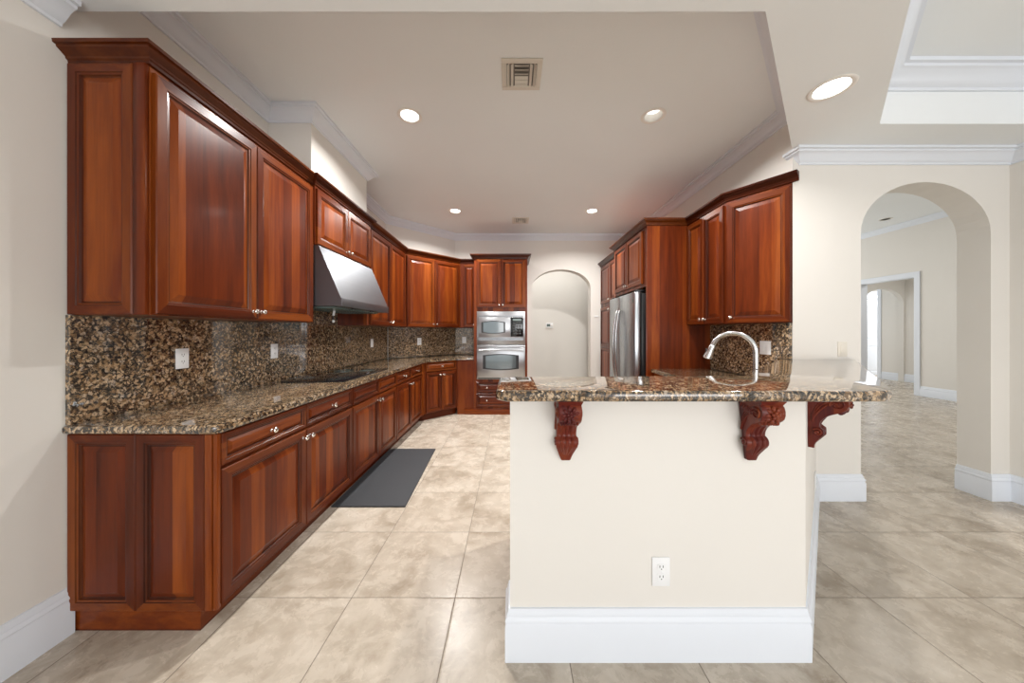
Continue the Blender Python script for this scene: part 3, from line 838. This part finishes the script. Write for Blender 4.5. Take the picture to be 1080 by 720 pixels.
# faucet
t = thing('faucet', 'brushed gooseneck pull-down faucet behind the raised bar', 'faucet', (1.428, 1.850, .9155), 135)
bm = bmesh.new(); lathe(bm, [(.027, 0), (.027, .008), (.021, .014), (.0185, .05), (.0165, .06), (.0165, .10)], 20); obj('base', bm, 'chrome', t)
bm = bmesh.new()
RA = .112; zc = .410 - RA - .0135
pts = [(0, 0, .10), (0, 0, .16), (0, 0, .22), (0, 0, zc)]
pts += [(RA - RA * math.cos(R(a)), 0, zc + RA * math.sin(R(a))) for a in range(10, 161, 10)]
tube(bm, pts, .0135, 14); obj('spout', bm, 'chrome', t)
a = R(160); e = Vector((RA - RA * math.cos(a), 0, zc + RA * math.sin(a))); d = Vector((math.sin(a), 0, math.cos(a)))
bm = bmesh.new(); tube(bm, [e, e + d * .01, e + d * .03, e + d * .06, e + d * .088, e + d * .092], [.0135, .0165, .0165, .021, .0245, .020], 16); s_ = obj('spray_head', bm, 'chrome', t)
bm = bmesh.new(); p = e + d * .05 + Vector((.020, 0, .008)); box(bm, p.x - .004, p.x + .003, -.007, .007, p.z - .016, p.z + .016, .002); obj('spray_button', bm, 'slot', s_)
bm = bmesh.new(); tube(bm, [(0, .016, .055), (0, .034, .06), (0, .075, .085)], [.008, .006, .005], 10); obj('lever', bm, 'chrome', t)


# ------------------------------------------------------------------ plates (local: x across, y into the wall, z up, origin at plate centre on the wall)
def outlet(loc, rz, label, kind='duplex', w=.072, h=.116, mat='white', cat='outlet', name='wall_outlet', group='wall plates'):
    t = thing(name, label, cat, loc, rz, group)
    bm = bmesh.new(); box(bm, -w / 2, w / 2, -.006, -.0005, -h / 2, h / 2, .002); obj('cover_plate', bm, mat, t)
    if kind == 'duplex':
        for z in (-.020, .020):
            bm = bmesh.new(); prism(bm, [(-.0165, z - .009), (-.0165, z + .009), (-.009, z + .0145), (.009, z + .0145), (.0165, z + .009), (.0165, z - .009), (.009, z - .0145), (-.009, z - .0145)], -.0085, -.0055, axis='y')
            r = obj('receptacle', bm, mat, t, smooth=0)
            bm = bmesh.new()
            for x in (-.0065, .0065): box(bm, x - .0014, x + .0014, -.0089, -.0083, z - .001, z + .008)
            box(bm, -.002, .002, -.0089, -.0083, z - .009, z - .005); obj('slots', bm, 'slot', r, smooth=0)
        bm = bmesh.new(); lathe(bm, [(.003, 0), (.0025, .0012), (0, .0012)], 10, Matrix.Translation((0, -.006, 0)) @ Matrix.Rotation(R(90), 4, 'X')); obj('screw', bm, mat, t)
    elif kind == 'rocker':
        for x in ((0,) if w < .09 else (-.023, .023)):
            bm = bmesh.new(); box(bm, x - .0165, x + .0165, -.009, -.0055, -.034, .034, .0015); obj('rocker', bm, mat, t)
    return t


XS = XL + .0235
outlet((XS, 1.834, 1.166), 90, 'white duplex outlet on granite under the largest wall cabinet')
outlet((XS, 2.545, 1.166), 90, 'white outlet on granite just before the cooktop')
outlet((XS, 4.32, 1.170), 90, 'white switch plate on the long granite backsplash past the range hood', 'rocker', cat='light switch', name='light_switch')
nx = Vector((_s, -_s)); p0 = Vector((XL + .026, 4.877)); p1 = Vector((-1.036, 5.748))
p = p0.lerp(p1, .415) + nx * .0245
outlet((p.x, p.y, 1.165), 45, 'white outlet on the granite of the angled far corner')
outlet((-.868, YF - .0245, 1.175), 0, 'white outlet on granite right beside the oven tower')
outlet((XR - .0245, 2.685 + .03, 1.185), -90, 'white double switch plate on granite behind the faucet', 'rocker', .116, cat='light switch', name='light_switch')
outlet((2.592, YA, 1.186), 0, 'ivory light switch on the white pillar above the bar end', 'rocker', mat='ivory', cat='light switch', name='light_switch')
outlet((.602, YP, .352), 0, 'white duplex outlet low on the bar half wall front')
p = Vector((2.05, 2.14)); outlet((p.x + .0005, p.y - .0005, .31), 45, 'white outlet low on the angled side of the bar half wall, seen edge-on')

t = thing('thermostat', 'small white thermostat with dark display inside the far arch', 'thermostat', (.815, 6.899, 1.462), 0)
bm = bmesh.new(); box(bm, -.075, .075, -.026, 0, -.052, .052, .006); obj('housing', bm, 'white', t)
bm = bmesh.new(); box(bm, -.058, .02, -.0275, -.0255, -.022, .034, .001); obj('display', bm, 'lcd', t)
bm = bmesh.new(); box(bm, .036, .060, -.029, -.0255, -.02, .02, .002); obj('button', bm, 'ivory', t)
t = thing('wall_sensor', 'tiny white sensor on the far wall between arch and pantry', 'sensor', (1.535, YF, 1.605), 0)
bm = bmesh.new(); box(bm, -.035, .035, -.016, -.0005, -.012, .012, .004); obj('housing', bm, 'white', t)
bm = bmesh.new(); lathe(bm, [(.006, 0), (.005, .003), (0, .004)], 10, Matrix.Translation((.015, -.016, 0)) @ Matrix.Rotation(R(90), 4, 'X')); obj('lens', bm, 'ivory', t)

# ------------------------------------------------------------------ ceiling fittings
for x, y, z, label, k in CANS:
    big = z == ZS; r = .086 if big else .076
    t = thing('recessed_light', label, 'ceiling light', (x, y, z), 0, 'recessed ceiling lights')
    bm = bmesh.new(); lathe(bm, [(r - .003, .001), (r + .020, -.0005), (r + .022, -.003), (r + .016, -.006), (r - .002, -.006), (r - .006, -.002)], 36, close=False); obj('trim_ring', bm, 'canwhite', t, smooth=60)
    bm = bmesh.new(); lathe(bm, [(r - .003, -.002), (r - .012, .05), (r - .020, .085)], 36, close=False); obj('baffle', bm, 'baffle' if not big else 'canwhite', t, smooth=60)
    deep = not big and x > 1 and y < 3
    dz = .020 if big else .048 if deep else .012
    lr = .052 if deep else r - .010
    bm = bmesh.new(); lathe(bm, [(lr, dz + .012), (lr, dz), (lr * .6, dz - .003), (0, dz - .004)], 32); obj('lamp', bm, 'lensdim' if deep else 'lens', t, smooth=60)
    area('can_light', (x, y, z - .012), (0, 0, 0), .11, .11, CAN_W * (.25 if big else 1), CAN_COL, 152, 'DISK')


def ceiling_vent(x, y, z, sx, sy, label):
    t = thing('ceiling_vent', label, 'air vent', (x, y, z), 0, 'ceiling air vents')
    a, b = sx / 2, sy / 2
    bm = bmesh.new()
    for q in ((-a, a, -b, -b + .035), (-a, a, b - .035, b), (-a, -a + .035, -b + .035, b - .035), (a - .035, a, -b + .035, b - .035)): box(bm, *q, -.009, -.0005, .0015)
    obj('frame', bm, 'vent', t)
    bm = bmesh.new(); box(bm, -a + .034, a - .034, -b + .034, b - .034, -.0025, -.0006); obj('duct_opening', bm, 'ventdark', t, smooth=0)
    def louver(u0, u1, c, axis, tilt):
        bm = bmesh.new(); box(bm, u0, u1, -.010, .010, -.0012, .0012)
        bm.transform((Matrix.Translation((0, c, -.012)) if axis == 'x' else Matrix.Translation((c, 0, -.012)) @ Matrix.Rotation(R(90), 4, 'Z')) @ Matrix.Rotation(R(tilt), 4, 'X'))
        obj('louver', bm, 'vent', t, smooth=0)
    for c, tl in ((-a + .046, 40), (-a + .072, 40), (a - .046, -40), (a - .072, -40)): louver(-b + .036, b - .036, c, 'y', -tl)
    n = 6
    for i in range(n): louver(-a + .090, a - .090, -b + .048 + i * (sy - .096) / (n - 1), 'x', 35 if i < n / 2 else -35)
    return t


ceiling_vent(.065, 2.170, ZK, .272, .262, 'square white louvered air vent in the kitchen ceiling, nearer the camera')
ceiling_vent(.135, 5.00, ZK, .26, .26, 'small air vent near the far wall above the oven tower and small arch')

t = thing('door_leaf', 'white paneled door seen through the doorway beyond the big arch', 'door', (10.62, 9.80, 0), -14)
bm = bmesh.new()
panel_mesh(bm, 0, .86, .005, 2.44, 0, .02, .12, .03, 1.0); obj('panel', bm, ['trim'] * 4, t, smooth=0)
bm = bmesh.new(); lathe(bm, [(.026, 0), (.026, .006), (.010, .012), (.010, .035), (.024, .045), (.028, .058), (.020, .070), (0, .074)], 16, Matrix.Translation((.07, -.02, .95)) @ Matrix.Rotation(R(90), 4, 'X')); obj('doorknob', bm, 'brass', t)
t = thing('recessed_light', 'small dark recessed fitting in the ceiling seen through the big arch', 'ceiling light', (7.75, 6.55, 3.66), 0, 'recessed ceiling lights')
bm = bmesh.new(); lathe(bm, [(.10, -.0005), (.10, -.006), (.075, -.008), (.07, -.003)], 28, close=False); obj('trim_ring', bm, 'canwhite', t)
bm = bmesh.new(); lathe(bm, [(.072, -.002), (0, -.002)], 28); obj('baffle', bm, 'vent', t)
